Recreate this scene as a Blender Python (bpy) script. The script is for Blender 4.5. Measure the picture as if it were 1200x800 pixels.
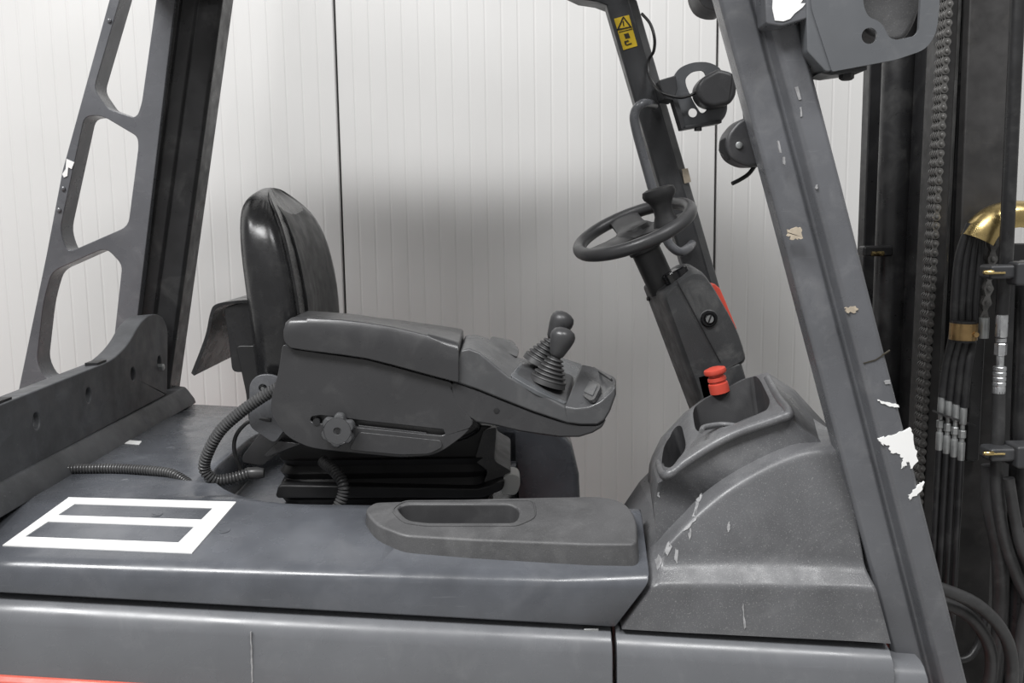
import bpy, bmesh, math, random
from mathutils import Vector, Matrix
random.seed(4)
S = bpy.context.scene
C = S.collection
for o in list(bpy.data.objects): bpy.data.objects.remove(o)

# ------------------------------------------------------------ camera
F = 1100.0                       # focal length in pixels of a 1200x800 frame
CAM = Vector((0.0, -1.55, 1.60))
PITCH = math.atan(145/F); ROLL = -0.0136
_f = Vector((0, math.cos(PITCH), -math.sin(PITCH)))
_r0 = Vector((1, 0, 0)); _u0 = _r0.cross(_f)
_r = _r0*math.cos(ROLL) + _u0*math.sin(ROLL)
_u = _u0*math.cos(ROLL) - _r0*math.sin(ROLL)
cd = bpy.data.cameras.new('camera'); cam = bpy.data.objects.new('camera', cd); C.objects.link(cam)
cd.sensor_width = 36; cd.lens = 36*F/1200; cd.clip_start = .02
cam.matrix_world = Matrix(((_r.x, _u.x, -_f.x, CAM.x), (_r.y, _u.y, -_f.y, CAM.y), (_r.z, _u.z, -_f.z, CAM.z), (0, 0, 0, 1)))
S.camera = cam

# ------------------------------------------------------------ light
w = bpy.data.worlds.new('world'); S.world = w; w.use_nodes = True
w.node_tree.nodes['Background'].inputs[0].default_value = (1.0, .99, .98, 1)
w.node_tree.nodes['Background'].inputs[1].default_value = .325
def area(name, loc, target, sx, sy, power, col=(1, 1, 1)):
    l = bpy.data.lights.new(name, 'AREA'); l.shape = 'RECTANGLE'; l.size = sx; l.size_y = sy; l.energy = power; l.color = col
    o = bpy.data.objects.new(name, l); C.objects.link(o); o.location = loc
    o.rotation_euler = (Vector(target)-Vector(loc)).to_track_quat('-Z', 'Y').to_euler(); return o
area('overhead_light', (-2.5, -2.2, 6.0), (-.6, .6, 1.2), 3.6, 1.1, 450)
area('overhead_light', (1.9, -2.3, 6.0), (.6, .6, 1.2), 2.6, .6, 190)  # unseen fill lamp, added to brighten the right side
S.view_settings.view_transform = 'Standard'; S.view_settings.look = 'None'
S.view_settings.exposure = 0.0; S.view_settings.gamma = 1.0; S.view_settings.use_curve_mapping = False

# ------------------------------------------------------------ pixel -> place
def ray(px, py): return (_f + _r*((px-600)/F) + _u*((400-py)/F))
def P(px, py, Y):
    d = ray(px, py); return CAM + d*((Y-CAM.y)/d.y)
def PX(px, py, X):
    d = ray(px, py); return CAM + d*((X-CAM.x)/d.x)
def PN(px, py, p0, n):
    d = ray(px, py); return CAM + d*((p0-CAM).dot(n)/d.dot(n))
def proj(p):
    v = p-CAM; z = v.dot(_f); return (600+F*v.dot(_r)/z, 400-F*v.dot(_u)/z)

# ------------------------------------------------------------ materials
def mat(name, col, rough=.5, metal=0., var=.25, vscale=6., dust=0., dcol=(.5, .5, .48), dscale=14., grain=0., gscale=900., scratch=0., rvar=.12, spec=.5, speck=0., coat=0.):
    m = bpy.data.materials.new(name); m.use_nodes = True
    nt = m.node_tree; N = nt.nodes; L = nt.links
    b = N['Principled BSDF']; b.inputs['Metallic'].default_value = metal
    b.inputs['Specular IOR Level'].default_value = spec
    b.inputs['Coat Weight'].default_value = coat; b.inputs['Coat Roughness'].default_value = .2
    tc = N.new('ShaderNodeTexCoord').outputs['Object']
    def noise(sc, det=4., dist=0., vec=tc, ro=.55):
        n = N.new('ShaderNodeTexNoise'); n.inputs['Scale'].default_value = sc; n.inputs['Detail'].default_value = det
        n.inputs['Distortion'].default_value = dist; n.inputs['Roughness'].default_value = ro; L.new(vec, n.inputs['Vector']); return n.outputs['Fac']
    def mrange(x, a, c, lo=0., hi=1.):
        r = N.new('ShaderNodeMapRange'); r.inputs[1].default_value = a; r.inputs[2].default_value = c
        r.inputs[3].default_value = lo; r.inputs[4].default_value = hi; L.new(x, r.inputs[0]); return r.outputs[0]
    def mix(fac, a, c):
        x = N.new('ShaderNodeMix'); x.data_type = 'RGBA'; L.new(fac, x.inputs[0])
        for v, i in ((a, 6), (c, 7)):
            if isinstance(v, tuple): x.inputs[i].default_value = v+(1,) if len(v) == 3 else v
            else: L.new(v, x.inputs[i])
        return x.outputs[2]
    lo = tuple(c*(1-var) for c in col); hi = tuple(min(1, c*(1+var)) for c in col)
    n1 = noise(vscale, 6)
    cc = mix(mrange(n1, .3, .7), lo, hi)
    if dust:
        cc = mix(mrange(noise(dscale, 8, .6, ro=.68), .52, .85, 0, dust), cc, dcol)
    if speck:
        cc = mix(mrange(noise(480, 2), .60, .78, 0, speck), cc, (.55, .55, .54))
    if scratch:
        mp = N.new('ShaderNodeMapping'); mp.inputs['Rotation'].default_value = (.5, .6, .3); mp.inputs['Scale'].default_value = (4, 60, 90); L.new(tc, mp.inputs[0])
        cc = mix(mrange(noise(3.2, 3, .3, mp.outputs[0]), .66, .74, 0, scratch), cc, (.45, .46, .48))
    L.new(cc, b.inputs['Base Color'])
    L.new(mrange(noise(vscale*2.7, 5), .3, .7, max(.03, rough-rvar), min(1, rough+rvar)), b.inputs['Roughness'])
    if grain:
        bp = N.new('ShaderNodeBump'); bp.inputs['Strength'].default_value = grain; bp.inputs['Distance'].default_value = .0006
        L.new(noise(gscale, 2), bp.inputs['Height']); L.new(bp.outputs[0], b.inputs['Normal'])
    return m
M = {}
M['wall'] = mat('wall_panel', (.585, .58, .57), .42, var=.03, vscale=1.5, rvar=.06)
M['gap'] = mat('joint_dark', (.05, .05, .05), .8)  # dark backing seen through the panel joints
M['floor'] = mat('concrete', (.36, .36, .35), .55, var=.15, dust=.2)
M['hood'] = mat('hood_plastic', (.082, .087, .098), .25, var=.22, vscale=7, dust=.20, dcol=(.24, .24, .25), dscale=9, scratch=.08, rvar=.12, grain=.06, coat=.15)
M['panel'] = mat('panel_paint', (.128, .132, .141), .28, var=.10, vscale=5, dust=.15, dcol=(.36, .36, .36), scratch=.05, rvar=.08)
M['cowl'] = mat('cowl_plastic', (.098, .099, .104), .37, var=.2, vscale=8, dust=.28, dcol=(.34, .34, .34), dscale=7, grain=.35, gscale=520, speck=.35)
M['cowl_in'] = mat('cowl_plastic_inner', (.030, .030, .032), .5, var=.25, dust=.25, dcol=(.14, .14, .14), dscale=18, grain=.3, gscale=500)  # darker version of the cowl plastic, used inside the pockets
M['tray_in'] = mat('tray_plastic_inner', (.045, .045, .047), .5, var=.2, dust=.2, dcol=(.2, .2, .2), grain=.3)  # darker version of the tray plastic, for the pocket interior
M['tray'] = mat('tray_plastic', (.075, .075, .077), .52, var=.18, vscale=10, dust=.25, dcol=(.27, .27, .27), dscale=11, grain=.6, gscale=420, speck=.15)
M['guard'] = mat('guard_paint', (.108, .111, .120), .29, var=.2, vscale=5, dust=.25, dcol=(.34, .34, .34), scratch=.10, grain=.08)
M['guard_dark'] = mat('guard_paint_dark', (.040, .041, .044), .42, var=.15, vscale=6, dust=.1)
M['rail'] = mat('rail_casting', (.062, .064, .068), .5, var=.25, vscale=9, dust=.35, dcol=(.22, .23, .26), dscale=8, grain=.2, gscale=300, scratch=.15)
M['arm'] = mat('armrest_plastic', (.037, .037, .039), .31, rvar=.06, coat=.15, var=.08, vscale=7, dust=.06, grain=.3, gscale=900)
M['armlite'] = mat('pod_plastic', (.068, .069, .072), .34, var=.1, vscale=7, dust=.12, grain=.25, gscale=800)
M['armplate'] = mat('joystick_plate', (.10, .105, .112), .25, var=.08, dust=.05)
M['vinyl'] = mat('seat_vinyl', (.016, .016, .017), .26, var=.2, vscale=9, grain=.25, gscale=420, dust=.05, rvar=.08)
M['vinylface'] = mat('seat_cloth', (.030, .030, .031), .52, var=.15, vscale=9, grain=.3, gscale=700, dust=.06)
M['black'] = mat('black_plastic', (.016, .016, .017), .5, var=.2)
M['blackgloss'] = mat('black_gloss', (.008, .008, .009), .15, var=.2)
M['column'] = mat('column_plastic', (.044, .045, .047), .45, var=.25, vscale=10, dust=.2, dscale=16, grain=.5, gscale=480, speck=.1)
M['wheel'] = mat('wheel_rubber', (.045, .045, .047), .42, var=.15, grain=.1)
M['rubber'] = mat('hose_rubber', (.014, .014, .015), .42, var=.25, vscale=12, dust=.08, dscale=20)
M['rubberlite'] = mat('hose_rubber_dusty', (.036, .036, .037), .46, var=.25, vscale=12, dust=.2, dscale=20, dcol=(.25, .25, .25))
M['conduit'] = mat('corrugated_plastic', (.055, .055, .056), .38, var=.2, dust=.2)
M['mast'] = mat('mast_steel', (.017, .017, .018), .36, var=.3, vscale=9, dust=.1, dscale=10)
M['mastlite'] = mat('mast_steel_worn', (.030, .029, .029), .5, var=.35, vscale=14, dust=.22, dscale=18, dcol=(.14, .13, .12))
M['chain'] = mat('chain_steel', (.11, .107, .103), .36, metal=.25, var=.3, vscale=30)
M['zinc'] = mat('zinc_steel', (.55, .56, .57), .35, metal=.9, var=.15, vscale=40)
M['zincdull'] = mat('zinc_steel_dull', (.36, .37, .37), .45, metal=.7, var=.2, vscale=40, dust=.2)
M['brass'] = mat('yellow_zinc', (.50, .38, .17), .28, metal=.95, var=.2, vscale=20)
M['brown'] = mat('brown_zinc', (.36, .24, .11), .38, metal=.85, var=.25, vscale=25)
M['red'] = mat('red_plastic', (.66, .085, .055), .4, var=.08)
M['redpaint'] = mat('red_paint', (.50, .075, .045), .4, var=.1, dust=.1)
M['white'] = mat('white_tape', (.83, .83, .82), .5, var=.03)
M['offwhite'] = mat('white_plastic', (.62, .62, .60), .45, var=.05, dust=.1, dcol=(.3, .3, .3))
M['yellow'] = mat('yellow_sticker', (.72, .50, .03), .4, var=.05)
M['ink'] = mat('black_ink', (.03, .025, .015), .5)
M['tan'] = mat('worn_primer', (.42, .36, .28), .6, var=.2, vscale=60)
M['scuff'] = mat('pale_scuff', (.30, .30, .305), .6, var=.25, vscale=90)
M['bracket'] = mat('bracket_paint', (.105, .110, .118), .36, var=.1, dust=.1, scratch=.1)
M['lamp'] = mat('lamp_plastic', (.045, .045, .048), .45, var=.15, grain=.3, gscale=600, dust=.12)

# ------------------------------------------------------------ mesh helpers
def link(name, me, m, parent=None, smooth=35):
    o = bpy.data.objects.new(name, me); C.objects.link(o)
    if m is not None:
        me.materials.clear(); me.materials.append(M[m] if isinstance(m, str) else m)
    if smooth and len(me.polygons):
        me.shade_smooth(); me.set_sharp_from_angle(angle=math.radians(smooth))
    if parent is not None: adopt(o, parent)
    return o
def adopt(o, p):
    o.parent = p
    if p.type == 'EMPTY': o.matrix_parent_inverse = Matrix.Translation(-p.location)
def from_rings(rings, closed=True, cap=True, loop=False):
    bm = bmesh.new(); V = [[bm.verts.new(p) for p in r] for r in rings]; n = len(rings[0])
    R = range(len(V)) if loop else range(len(V)-1)
    for i in R:
        a, b = V[i], V[(i+1) % len(V)]
        for j in range(n if closed else n-1):
            k = (j+1) % n
            try: bm.faces.new((a[j], a[k], b[k], b[j]))
            except ValueError: pass
    if cap and not loop:
        for r in (V[0], V[-1]):
            try: bm.faces.new(r)
            except ValueError: pass
    bmesh.ops.recalc_face_normals(bm, faces=bm.faces)
    me = bpy.data.meshes.new('m'); bm.to_mesh(me); bm.free(); return me
def rnd(poly, r, n=4):
    """round the corners of a 2-D outline; r one number or one per corner"""
    out = []; k = len(poly)
    for i in range(k):
        p = Vector(poly[i][:2]); a = Vector(poly[i-1][:2]); b = Vector(poly[(i+1) % k][:2])
        rr = r[i] if isinstance(r, (list, tuple)) else r
        d = min(rr, (a-p).length*.48, (b-p).length*.48)
        if d < 1e-6: out.append(tuple(p)); continue
        s = p+(a-p).normalized()*d; e = p+(b-p).normalized()*d
        for t in range(n+1):
            t /= n; q = s*(1-t)**2+p*2*t*(1-t)+e*t*t; out.append(tuple(q))
    return out
def cr(pts, n=6, closed=False):
    pts = [Vector(p) for p in pts]; out = []; k = len(pts)
    for i in range(k if closed else k-1):
        if closed: p0, p1, p2, p3 = pts[i-1], pts[i], pts[(i+1) % k], pts[(i+2) % k]
        else: p0, p1, p2, p3 = pts[max(i-1, 0)], pts[i], pts[i+1], pts[min(i+2, k-1)]
        for j in range(n):
            t = j/n
            out.append(.5*((2*p1)+(p2-p0)*t+(2*p0-5*p1+4*p2-p3)*t*t+(3*p1-p0-3*p2+p3)*t**3))
    if not closed: out.append(pts[-1])
    return out
def prism_me(A, Y0, B, Y1):
    a = [P(x, y, Y0) for x, y in A]
    b = [P(x, y, Y1) for x, y in B] if B else [Vector((p.x, Y1, p.z)) for p in a]
    return from_rings([a, b])
def mods(o, bevel=0, seg=2, sub=0, ang=30):
    if bevel:
        b = o.modifiers.new('bevel', 'BEVEL'); b.width = bevel; b.segments = seg; b.limit_method = 'ANGLE'; b.angle_limit = math.radians(ang)
        b.harden_normals = True
    if sub:
        s = o.modifiers.new('sub', 'SUBSURF'); s.levels = sub; s.render_levels = sub
    return o
def through(px, Y, t=.1):
    a = [P(x, y, Y) for x, y in px]; return from_rings([[p-Vector((0, t, 0)) for p in a], [p+Vector((0, t, 0)) for p in a]])
def bake(o, smooth=35):
    dg = bpy.context.evaluated_depsgraph_get(); dg.update()
    me = bpy.data.meshes.new_from_object(o.evaluated_get(dg)); o.modifiers.clear(); o.data = me
    if smooth: me.shade_smooth(); me.set_sharp_from_angle(angle=math.radians(smooth))
    return o
def cut(o, mes, inner=None):
    cs = []
    if inner: o.data.materials.append(M[inner])
    for me in mes:
        if inner:
            me.materials.append(o.data.materials[0]); me.materials.append(M[inner])
            for f in me.polygons: f.material_index = 1
        c = bpy.data.objects.new('cutter', me); C.objects.link(c); cs.append(c)
        b = o.modifiers.new('b', 'BOOLEAN'); b.operation = 'DIFFERENCE'; b.solver = 'EXACT'; b.object = c; bake(o)
    for c in cs: bpy.data.objects.remove(c)
    return o
def prism(name, A, Y0, Y1, m, parent, B=None, bevel=0, seg=2, cuts=(), smooth=35):
    o = link(name, prism_me(A, Y0, B, Y1), m, parent, smooth)
    if cuts: cut(o, cuts)
    if bevel: mods(o, bevel, seg)
    return o
def tube_me(pts, r, seg=12, corr=0., pitch=.006, taper=None):
    pts = [Vector(p) for p in pts]
    if corr:
        L = [0]
        for a, b in zip(pts, pts[1:]): L.append(L[-1]+(b-a).length)
        n = max(4, int(L[-1]/(pitch/3))); q = []; i = 0
        for k in range(n+1):
            s = L[-1]*k/n
            while i < len(L)-2 and L[i+1] < s: i += 1
            t = (s-L[i])/max(1e-9, L[i+1]-L[i]); q.append(pts[i].lerp(pts[i+1], t))
        pts = q
    rings = []; up = None
    for i, p in enumerate(pts):
        t = (pts[min(i+1, len(pts)-1)]-pts[max(i-1, 0)]).normalized()
        if up is None: up = t.orthogonal().normalized()
        up = (up-t*up.dot(t)).normalized(); sd = t.cross(up)
        rr = r if not taper else r*taper(i/(len(pts)-1))
        if corr: rr = r*(1-corr*(1 if i % 3 == 0 else 0))
        rings.append([p+(up*math.cos(a)+sd*math.sin(a))*rr for a in [2*math.pi*j/seg for j in range(seg)]])
    return from_rings(rings)
def tube(name, pts, r, m, parent=None, seg=12, smooth=50, **k): return link(name, tube_me(pts, r, seg, **k), m, parent, smooth)
def lathe_me(prof, o, ax, seg=24, squash=None, sd=None):
    ax = Vector(ax).normalized(); u = Vector(sd) if sd is not None else ax.orthogonal()
    u = (u-ax*u.dot(ax)).normalized(); v = ax.cross(u); o = Vector(o)
    sq = squash or (1, 1)
    return from_rings([[o+ax*h+(u*math.cos(a)*sq[0]+v*math.sin(a)*sq[1])*r for a in [2*math.pi*j/seg for j in range(seg)]] for r, h in prof])
def lathe(name, prof, o, ax, m, parent=None, seg=24, smooth=40, **k): return link(name, lathe_me(prof, o, ax, seg, **k), m, parent, smooth)
def box_me(c, s, R=None):
    c = Vector(c); h = Vector(s)/2; R = R or Matrix.Identity(3)
    q = lambda x, y, z: c+R@Vector((x*h.x, y*h.y, z*h.z))
    return from_rings([[q(-1, -1, z), q(1, -1, z), q(1, 1, z), q(-1, 1, z)] for z in (-1, 1)])
def box(name, c, s, m, parent=None, R=None, bevel=0, seg=2):
    return mods(link(name, box_me(c, s, R), m, parent), bevel, seg)
def join_me(mes):
    bm = bmesh.new()
    for me in mes: bm.from_mesh(me)
    me = bpy.data.meshes.new('m'); bm.to_mesh(me); bm.free(); return me
def flat_me(quads):
    bm = bmesh.new()
    for q in quads: bm.faces.new([bm.verts.new(p) for p in q])
    me = bpy.data.meshes.new('m'); bm.to_mesh(me); bm.free(); return me
def slab(pts, n, t):
    n = Vector(n).normalized(); return from_rings([[p-n*t*.3 for p in pts], [p+n*t for p in pts]])
def tag(o, label=None, cat=None, group=None, kind=None):
    for k, v in (('label', label), ('category', cat), ('group', group), ('kind', kind)):
        if v: o[k] = v
    return o
def thing(name, loc, label, cat, group=None):
    o = bpy.data.objects.new(name, None); C.objects.link(o); o.location = loc; o.empty_display_size = .05
    return tag(o, label, cat, group)

def patch(parent, px, Y, m, name, t=.0008):
    pts = [P(x, y, Y) for x, y in px]
    return link(name, from_rings([[p+Vector((0, .004, 0)) for p in pts], [p-Vector((0, t, 0)) for p in pts]]), m, parent, 0)
def ragged(px, seed, amp=1.6, n=5):
    r_ = random.Random(seed); out = []
    for a_, b_ in zip(px, px[1:]+px[:1]):
        for k in range(n):
            t = k/n; d = amp if k else 0
            out.append((a_[0]+(b_[0]-a_[0])*t+r_.uniform(-d, d), a_[1]+(b_[1]-a_[1])*t+r_.uniform(-d, d)))
    return out
# ============================================================ THE ROOM
fl = box('floor', (0, 0, -.05), (9, 7, .1), 'floor'); tag(fl, kind='structure')
WY = 1.78
wall = bpy.data.objects.new('wall_back', None); C.objects.link(wall); tag(wall, kind='structure'); wall.location = (0, WY, 0)
XJ = [P(391, 0, WY).x, P(842, 0, WY).x]; PW = XJ[1]-XJ[0]
for i in range(-2, 4):
    x0 = XJ[0]+PW*(i-1)+.004; x1 = x0+PW-.008; n = 23; pr = [(x0, .05), (x0, .004), (x0+.003, 0)]
    for k in range(1, n):
        xx = x0+(x1-x0)*k/n; pr += [(xx-.005, 0), (xx-.0015, .0013), (xx+.0015, .0013), (xx+.005, 0)]
    pr += [(x1-.003, 0), (x1, .004), (x1, .05)]
    link('wall_panel', from_rings([[Vector((x, WY+y, z)) for x, y in pr] for z in (0, 4.6)]), 'wall', wall, 20)
link('joint_backing', box_me((0, WY+.04, 2.3), (7.5, .02, 4.6)), 'gap', wall)

# ============================================================ FORKLIFT BODY
fk = thing('forklift', (0, .6, 0), 'dark grey forklift truck body with worn hood, side panels, front cowl and overhead guard posts', 'forklift')
zc = CAM.z
def deck(X): return zc-(.530+.0275*(X+.97))
DN = Vector((.0275, 0, 1)).normalized()
XL = -1.03
# battery hood, with the seat well cut out of it
def hood_sec(kind):
    if kind == 0:
        b = P(-125, 690, 0); f = P(-125, 655, .010); X = [XL]*9
    else:
        b = P(721, 735, 0); f = P(763, 681, .010); X = None
    if X:
        pts = [Vector((XL, 0, b.z)), Vector((XL, .010, f.z)), Vector((XL, .20, deck(XL)-.004)), Vector((XL, .24, deck(XL))), Vector((XL, .97, deck(XL))), Vector((XL, 1.20, deck(XL)-.004)), Vector((XL, 1.22, b.z))]
    else:
        q = P(744, 600, .22).x
        pts = [b, f, Vector((q+.012, .20, deck(q)-.006)), Vector((q, .24, deck(q))), Vector((q-.01, .97, deck(q)+.002)), Vector((q-.01, 1.19, deck(q)-.05)), Vector((b.x, 1.22, b.z))]
    return pts
def round_fold(L):
    b_, f_, g_ = L[:3]; p = f_+(b_-f_).normalized()*.020; q = f_+(g_-f_).normalized()*.030
    return [b_]+[p*(1-t)**2+f_*2*t*(1-t)+q*t*t for t in (0, .2, .4, .6, .8, 1)]+L[2:]
a, b = round_fold(hood_sec(0)), round_fold(hood_sec(1))
rings = [[p.lerp(q, k/8) for p, q in zip(a, b)] for k in range(9)]
hood = link('battery_hood', from_rings(rings), 'hood', fk)
well = [(-.66, .40), (-.52, .225), (.50, .225), (.50, .93), (-.60, .93), (-.66, .80)]
well = rnd(well, .12, 5)
cut(hood, [from_rings([[Vector((x, y, deck(x)-.10)) for x, y in well], [Vector((x, y, deck(x)+.2)) for x, y in well]]), box_me((.32, .7625, 1.0), (.62, 1.075, .55))])
mods(hood, .005, 2)
prism('far_fender', [(560, 497), (600, 498), (640, 500), (657, 506), (671, 522), (679, 556), (684, 660), (560, 660)], .93, 1.19, 'hood', fk, bevel=.02, seg=4)
from mathutils.bvhtree import BVHTree
_b = bmesh.new(); _b.from_mesh(hood.data); HB = BVHTree.FromBMesh(_b); _b.free()
def deckpt(px, py, off=.0006):
    h = HB.ray_cast(CAM, ray(px, py).normalized()); return h[0]+h[1]*off
z3 = lambda L: [(x/2.6667, 500+y/2.6667) for x, y in L]
tapes = [[(10, 370), (215, 222), (258, 226), (70, 350)], [(213, 222), (737, 236), (712, 256), (222, 241)],
         [(145, 296), (168, 278), (498, 290), (630, 292), (612, 313)], [(8, 372), (60, 345), (610, 366), (600, 396)], [(668, 254), (738, 237), (600, 396), (556, 366)]]
for i, t in enumerate(tapes):
    if len(t) == 5: t = t[:1]+t[1:3]+t[3:]
    # walk along the strip in short steps so that it follows the curve of the hood
    lo_, hi_ = {0: ([0, 3], [1, 2]), 1: ([0, 3], [1, 2]), 2: ([0, 1], [4, 3]), 3: ([0, 1], [3, 2]), 4: ([0, 1], [3, 2])}[i]
    A0, A1, B0, B1 = [Vector(z3([t[k]])[0]) for k in lo_+hi_]
    rs = []
    for k in range(13):
        p = A0.lerp(B0, k/12); q = A1.lerp(B1, k/12); r = []
        for e in (0, .5, 1):
            c = p.lerp(q, e); r.append(deckpt(c.x, c.y, .0014+.0002*i))
        rs.append(r+[v-Vector((0, 0, .0022)) for v in r[::-1]])
    link('tape_strip', from_rings(rs), 'white', hood, 0)
for x, y in ((263, 621), (184, 602), (146, 563), (199, 525)):
    p = deckpt(x, y, 0); lathe('screw_cap', [(.011, -.004), (.011, .0002), (.0095, .0007), (.0085, .0002), (.003, .0002), (.0005, .0002)], p, (0, -.12, 1), 'hood', hood, 18)
# bare white scrape on the far deck
p = [deckpt(x, y, .0008) for x, y in ((139, 519), (152, 516), (166, 517), (163, 521), (150, 520))]
link('paint_scrape', from_rings([[q-Vector((0, 0, .002)) for q in p], p]), 'white', hood, 0)['label'] = 'white scrape on the hood'

# storage tray standing on the near deck
tz = deck(.1)+.008
TN = Vector((.0275, -.20, 1)).normalized()
def trayp(px, py, h): return PN(px, py, Vector((0, .22, deck(0)+h)), TN)
HT = .020
topo = rnd([(427, 597), (438, 588), (560, 584), (640, 582), (706, 581), (733, 588), (746, 606), (747, 637), (690, 637), (560, 632), (474, 627), (440, 614)], [6, 10, 5, 5, 14, 14, 10, 8, 5, 5, 10, 12], 3)
T = [trayp(x, y, HT) for x, y in topo]
cx = sum(p.x for p in T)/len(T); cy = sum(p.y for p in T)/len(T)
def grow(p, k): return Vector((p.x+(k if p.x > cx else -k)*min(1, abs(p.x-cx)/.3), p.y+(k if p.y > cy else -k)*min(1, abs(p.y-cy)/.05), 0))
Bt = []
for p in T:
    g = grow(p, .006); Bt.append(Vector((g.x, g.y, p.z-.060)))
tray = link('storage_tray', from_rings([Bt, T]), 'tray', fk)
pk = rnd([(463, 594), (476, 590), (600, 590), (612, 598), (606, 612), (500, 612), (476, 609)], 8, 3)
pt = [trayp(x, y, HT) for x, y in pk]
pc = sum(pt, Vector())/len(pt)
pock = lambda k, d: from_rings([[p.lerp(pc, k)-Vector((0, 0, d)) for p in pt], [p.lerp(pc, k-.06)+Vector((0, 0, .03)) for p in pt]])
cut(hood, [pock(-.03, .060)])
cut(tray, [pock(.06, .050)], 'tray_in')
mods(tray, .006, 3)
rim = [trayp(x, y, HT+.0008) for x, y in rnd([(458, 597), (473, 587), (626, 586), (628, 606), (606, 616), (498, 616), (472, 612)], 7, 3)]
tube('tray_bead', rim+[rim[0]], .0016, 'tray', tray, 6)
# side panels, each with its rolled top edge
def side_panel(xl, xr, tl, tr, notch=False):
    secs = []
    for x, t in ((xl, tl), (xr, tr)):
        X = P(x, t, -.004).x; z = P(x, t, -.004).z
        prof = [(.06, .004), (.02, .003), (.004, -.002), (-.012, -.016), (-.019, -.034), (-.021, -.10), (-.021, -.30), (.06, -.30)]
        secs.append([Vector((X, y, z+dz)) for y, dz in prof])
    return mods(link('side_panel', from_rings(secs), 'panel', fk), .003, 3)
side_panel(-150, 717, 697, 742)
side_panel(722, 1046, 744, 764)['label'] = 'front side panel below the cowl'
side_panel(1044, 1086, 779, 782)
patch(bpy.data.objects['side_panel'], ragged([(293, 741), (294.5, 740), (295.5, 768), (296.5, 798), (295, 800), (294, 770)], 4, .5), -.0212, 'scuff', 'scratch')
latch = box('panel_latch', P(692, 739, .02), (.028, .03, .022), 'zincdull', fk, bevel=.003)
# dark inner body and red chassis
box('inner_body', (-.51, .62, .70), (.96, 1.05, .36), 'black', fk)
box('inner_body', (.42, .26, .70), (.5, .36, .36), 'black', fk)
bl = P(-200, 777, -.02); br = P(235, 803, -.02)
sl = (br.z-bl.z)/(br.x-bl.x); x0, x1 = -1.35, .8
chas_sec = lambda x, yb: [Vector((x, y, z)) for y, z in ((-.034, bl.z+sl*(x-bl.x)-.012), (-.022, bl.z+sl*(x-bl.x)), (yb-.01, bl.z+sl*(x-bl.x)), (yb, .22), (-.034, .22))]
chas = link('chassis', from_rings([chas_sec(x, 1.25) for x in (x0, .02)]), 'redpaint', fk)
mods(link('chassis_sill', from_rings([chas_sec(x, .40) for x in (.02, x1)]), 'redpaint', fk), .006, 3)
mods(chas, .006, 3)
box('floor_plate', (.42, .82, .47), (.55, .72, .03), 'tray', fk, bevel=.004)
for X in (-.95, .62):
    for Y in (.10, 1.14):
        lathe('wheel', [(.10, -.07), (.19, -.08), (.215, -.06), (.225, 0), (.215, .06), (.19, .08), (.10, .07)], (X, Y, .226), (0, 1, 0), 'rubber', fk, 28)

# front cowl: wheel-arch body ...
u = [0, .25, .5, .78, 1]
rows = [([(729, 737), (800, 741), (900, 746), (1000, 751), (1044, 754)], [0]*5),
        ([(767, 686), (820, 686), (900, 687), (985, 688), (1027, 690)], [.008]*5),
        ([(774, 661), (820, 657), (900, 656), (985, 661), (1013, 664)], [.040, .042, .043, .043, .043]),
        ([(779, 640), (819, 600), (868, 563), (935, 531), (992, 526)], [.046, .054, .063, .072, .074]),
        ([(781, 630), (820, 588), (869, 551), (935, 519), (989, 514)], [.080, .092, .102, .112, .114])]
R3 = [cr([P(x, y, Y) for (x, y), Y in zip(L, YY)], 6) for L, YY in rows]
def round3(c, rad, n=5):
    out = [c[0]]
    for k in range(1, len(c)-1):
        p, a, b = c[k], c[k-1], c[k+1]; r = min(rad[k], (a-p).length*.48, (b-p).length*.48)
        u_ = p+(a-p).normalized()*r; v_ = p+(b-p).normalized()*r
        out += [u_*(1-t)**2+p*2*t*(1-t)+v_*t*t for t in [q/n for q in range(n+1)]]
    return out+[c[-1]]
cols = []
for j in range(len(R3[0])):
    c = [R[j] for R in R3]; c.append(Vector((c[-1].x, .44, c[-1].z)))
    c = round3(c, [0, .008, .016, .014, .016, 0]); c.append(Vector((c[0].x, .44, c[0].z))); cols.append(c)
cowl_low = from_rings(cols)
# ... and the console block on it, sections at two depths
A = [(770, 640), (766, 590), (771, 566), (780, 558), (800, 543), (834, 521), (866, 505), (912, 489), (926, 482), (944, 506), (960, 516), (1000, 540), (1020, 660)]
Bk = [(772, 600), (760, 560), (762, 540), (765, 530), (776, 508), (802, 480), (824, 463), (872, 439), (897, 432), (931, 453), (957, 482), (980, 508), (1000, 600)]
ra = [P(x, y, .105) for x, y in A]; rb = [P(x, y, .40) for x, y in Bk]
rm = [p.lerp(q, .12) for p, q in zip(ra, rb)]
blk = [[p+(Vector((.0, .012, -.010)) if 3 <= i <= 8 else Vector((0, 0, 0))) for i, p in enumerate(ra)], [p.lerp(q, .06) for p, q in zip(ra, rb)], rm, [p.lerp(q, .9) for p, q in zip(ra, rb)], [p+Vector((0, .015, -.012)) for p in rb]]
cowl = link('front_cowl', from_rings(blk), 'cowl', fk)
def poly3(i0, i1): return ra[i0], ra[i1], rb[i0], rb[i1]
def pocket(px, i0, i1, depth):
    p0 = ra[i0]; n = (ra[i1]-ra[i0]).cross(rb[i0]-ra[i0]).normalized()
    if n.z < 0: n = -n
    t = [PN(x, y, p0, n) for x, y in rnd(px, 9, 4)]; c = sum(t, Vector())/len(t); dn = Vector((.12, 0, -1)).normalized()
    return from_rings([[q.lerp(c, .10)+dn*depth for q in t], [q.lerp(c, -.03)+n*.04 for q in t]])
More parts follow.
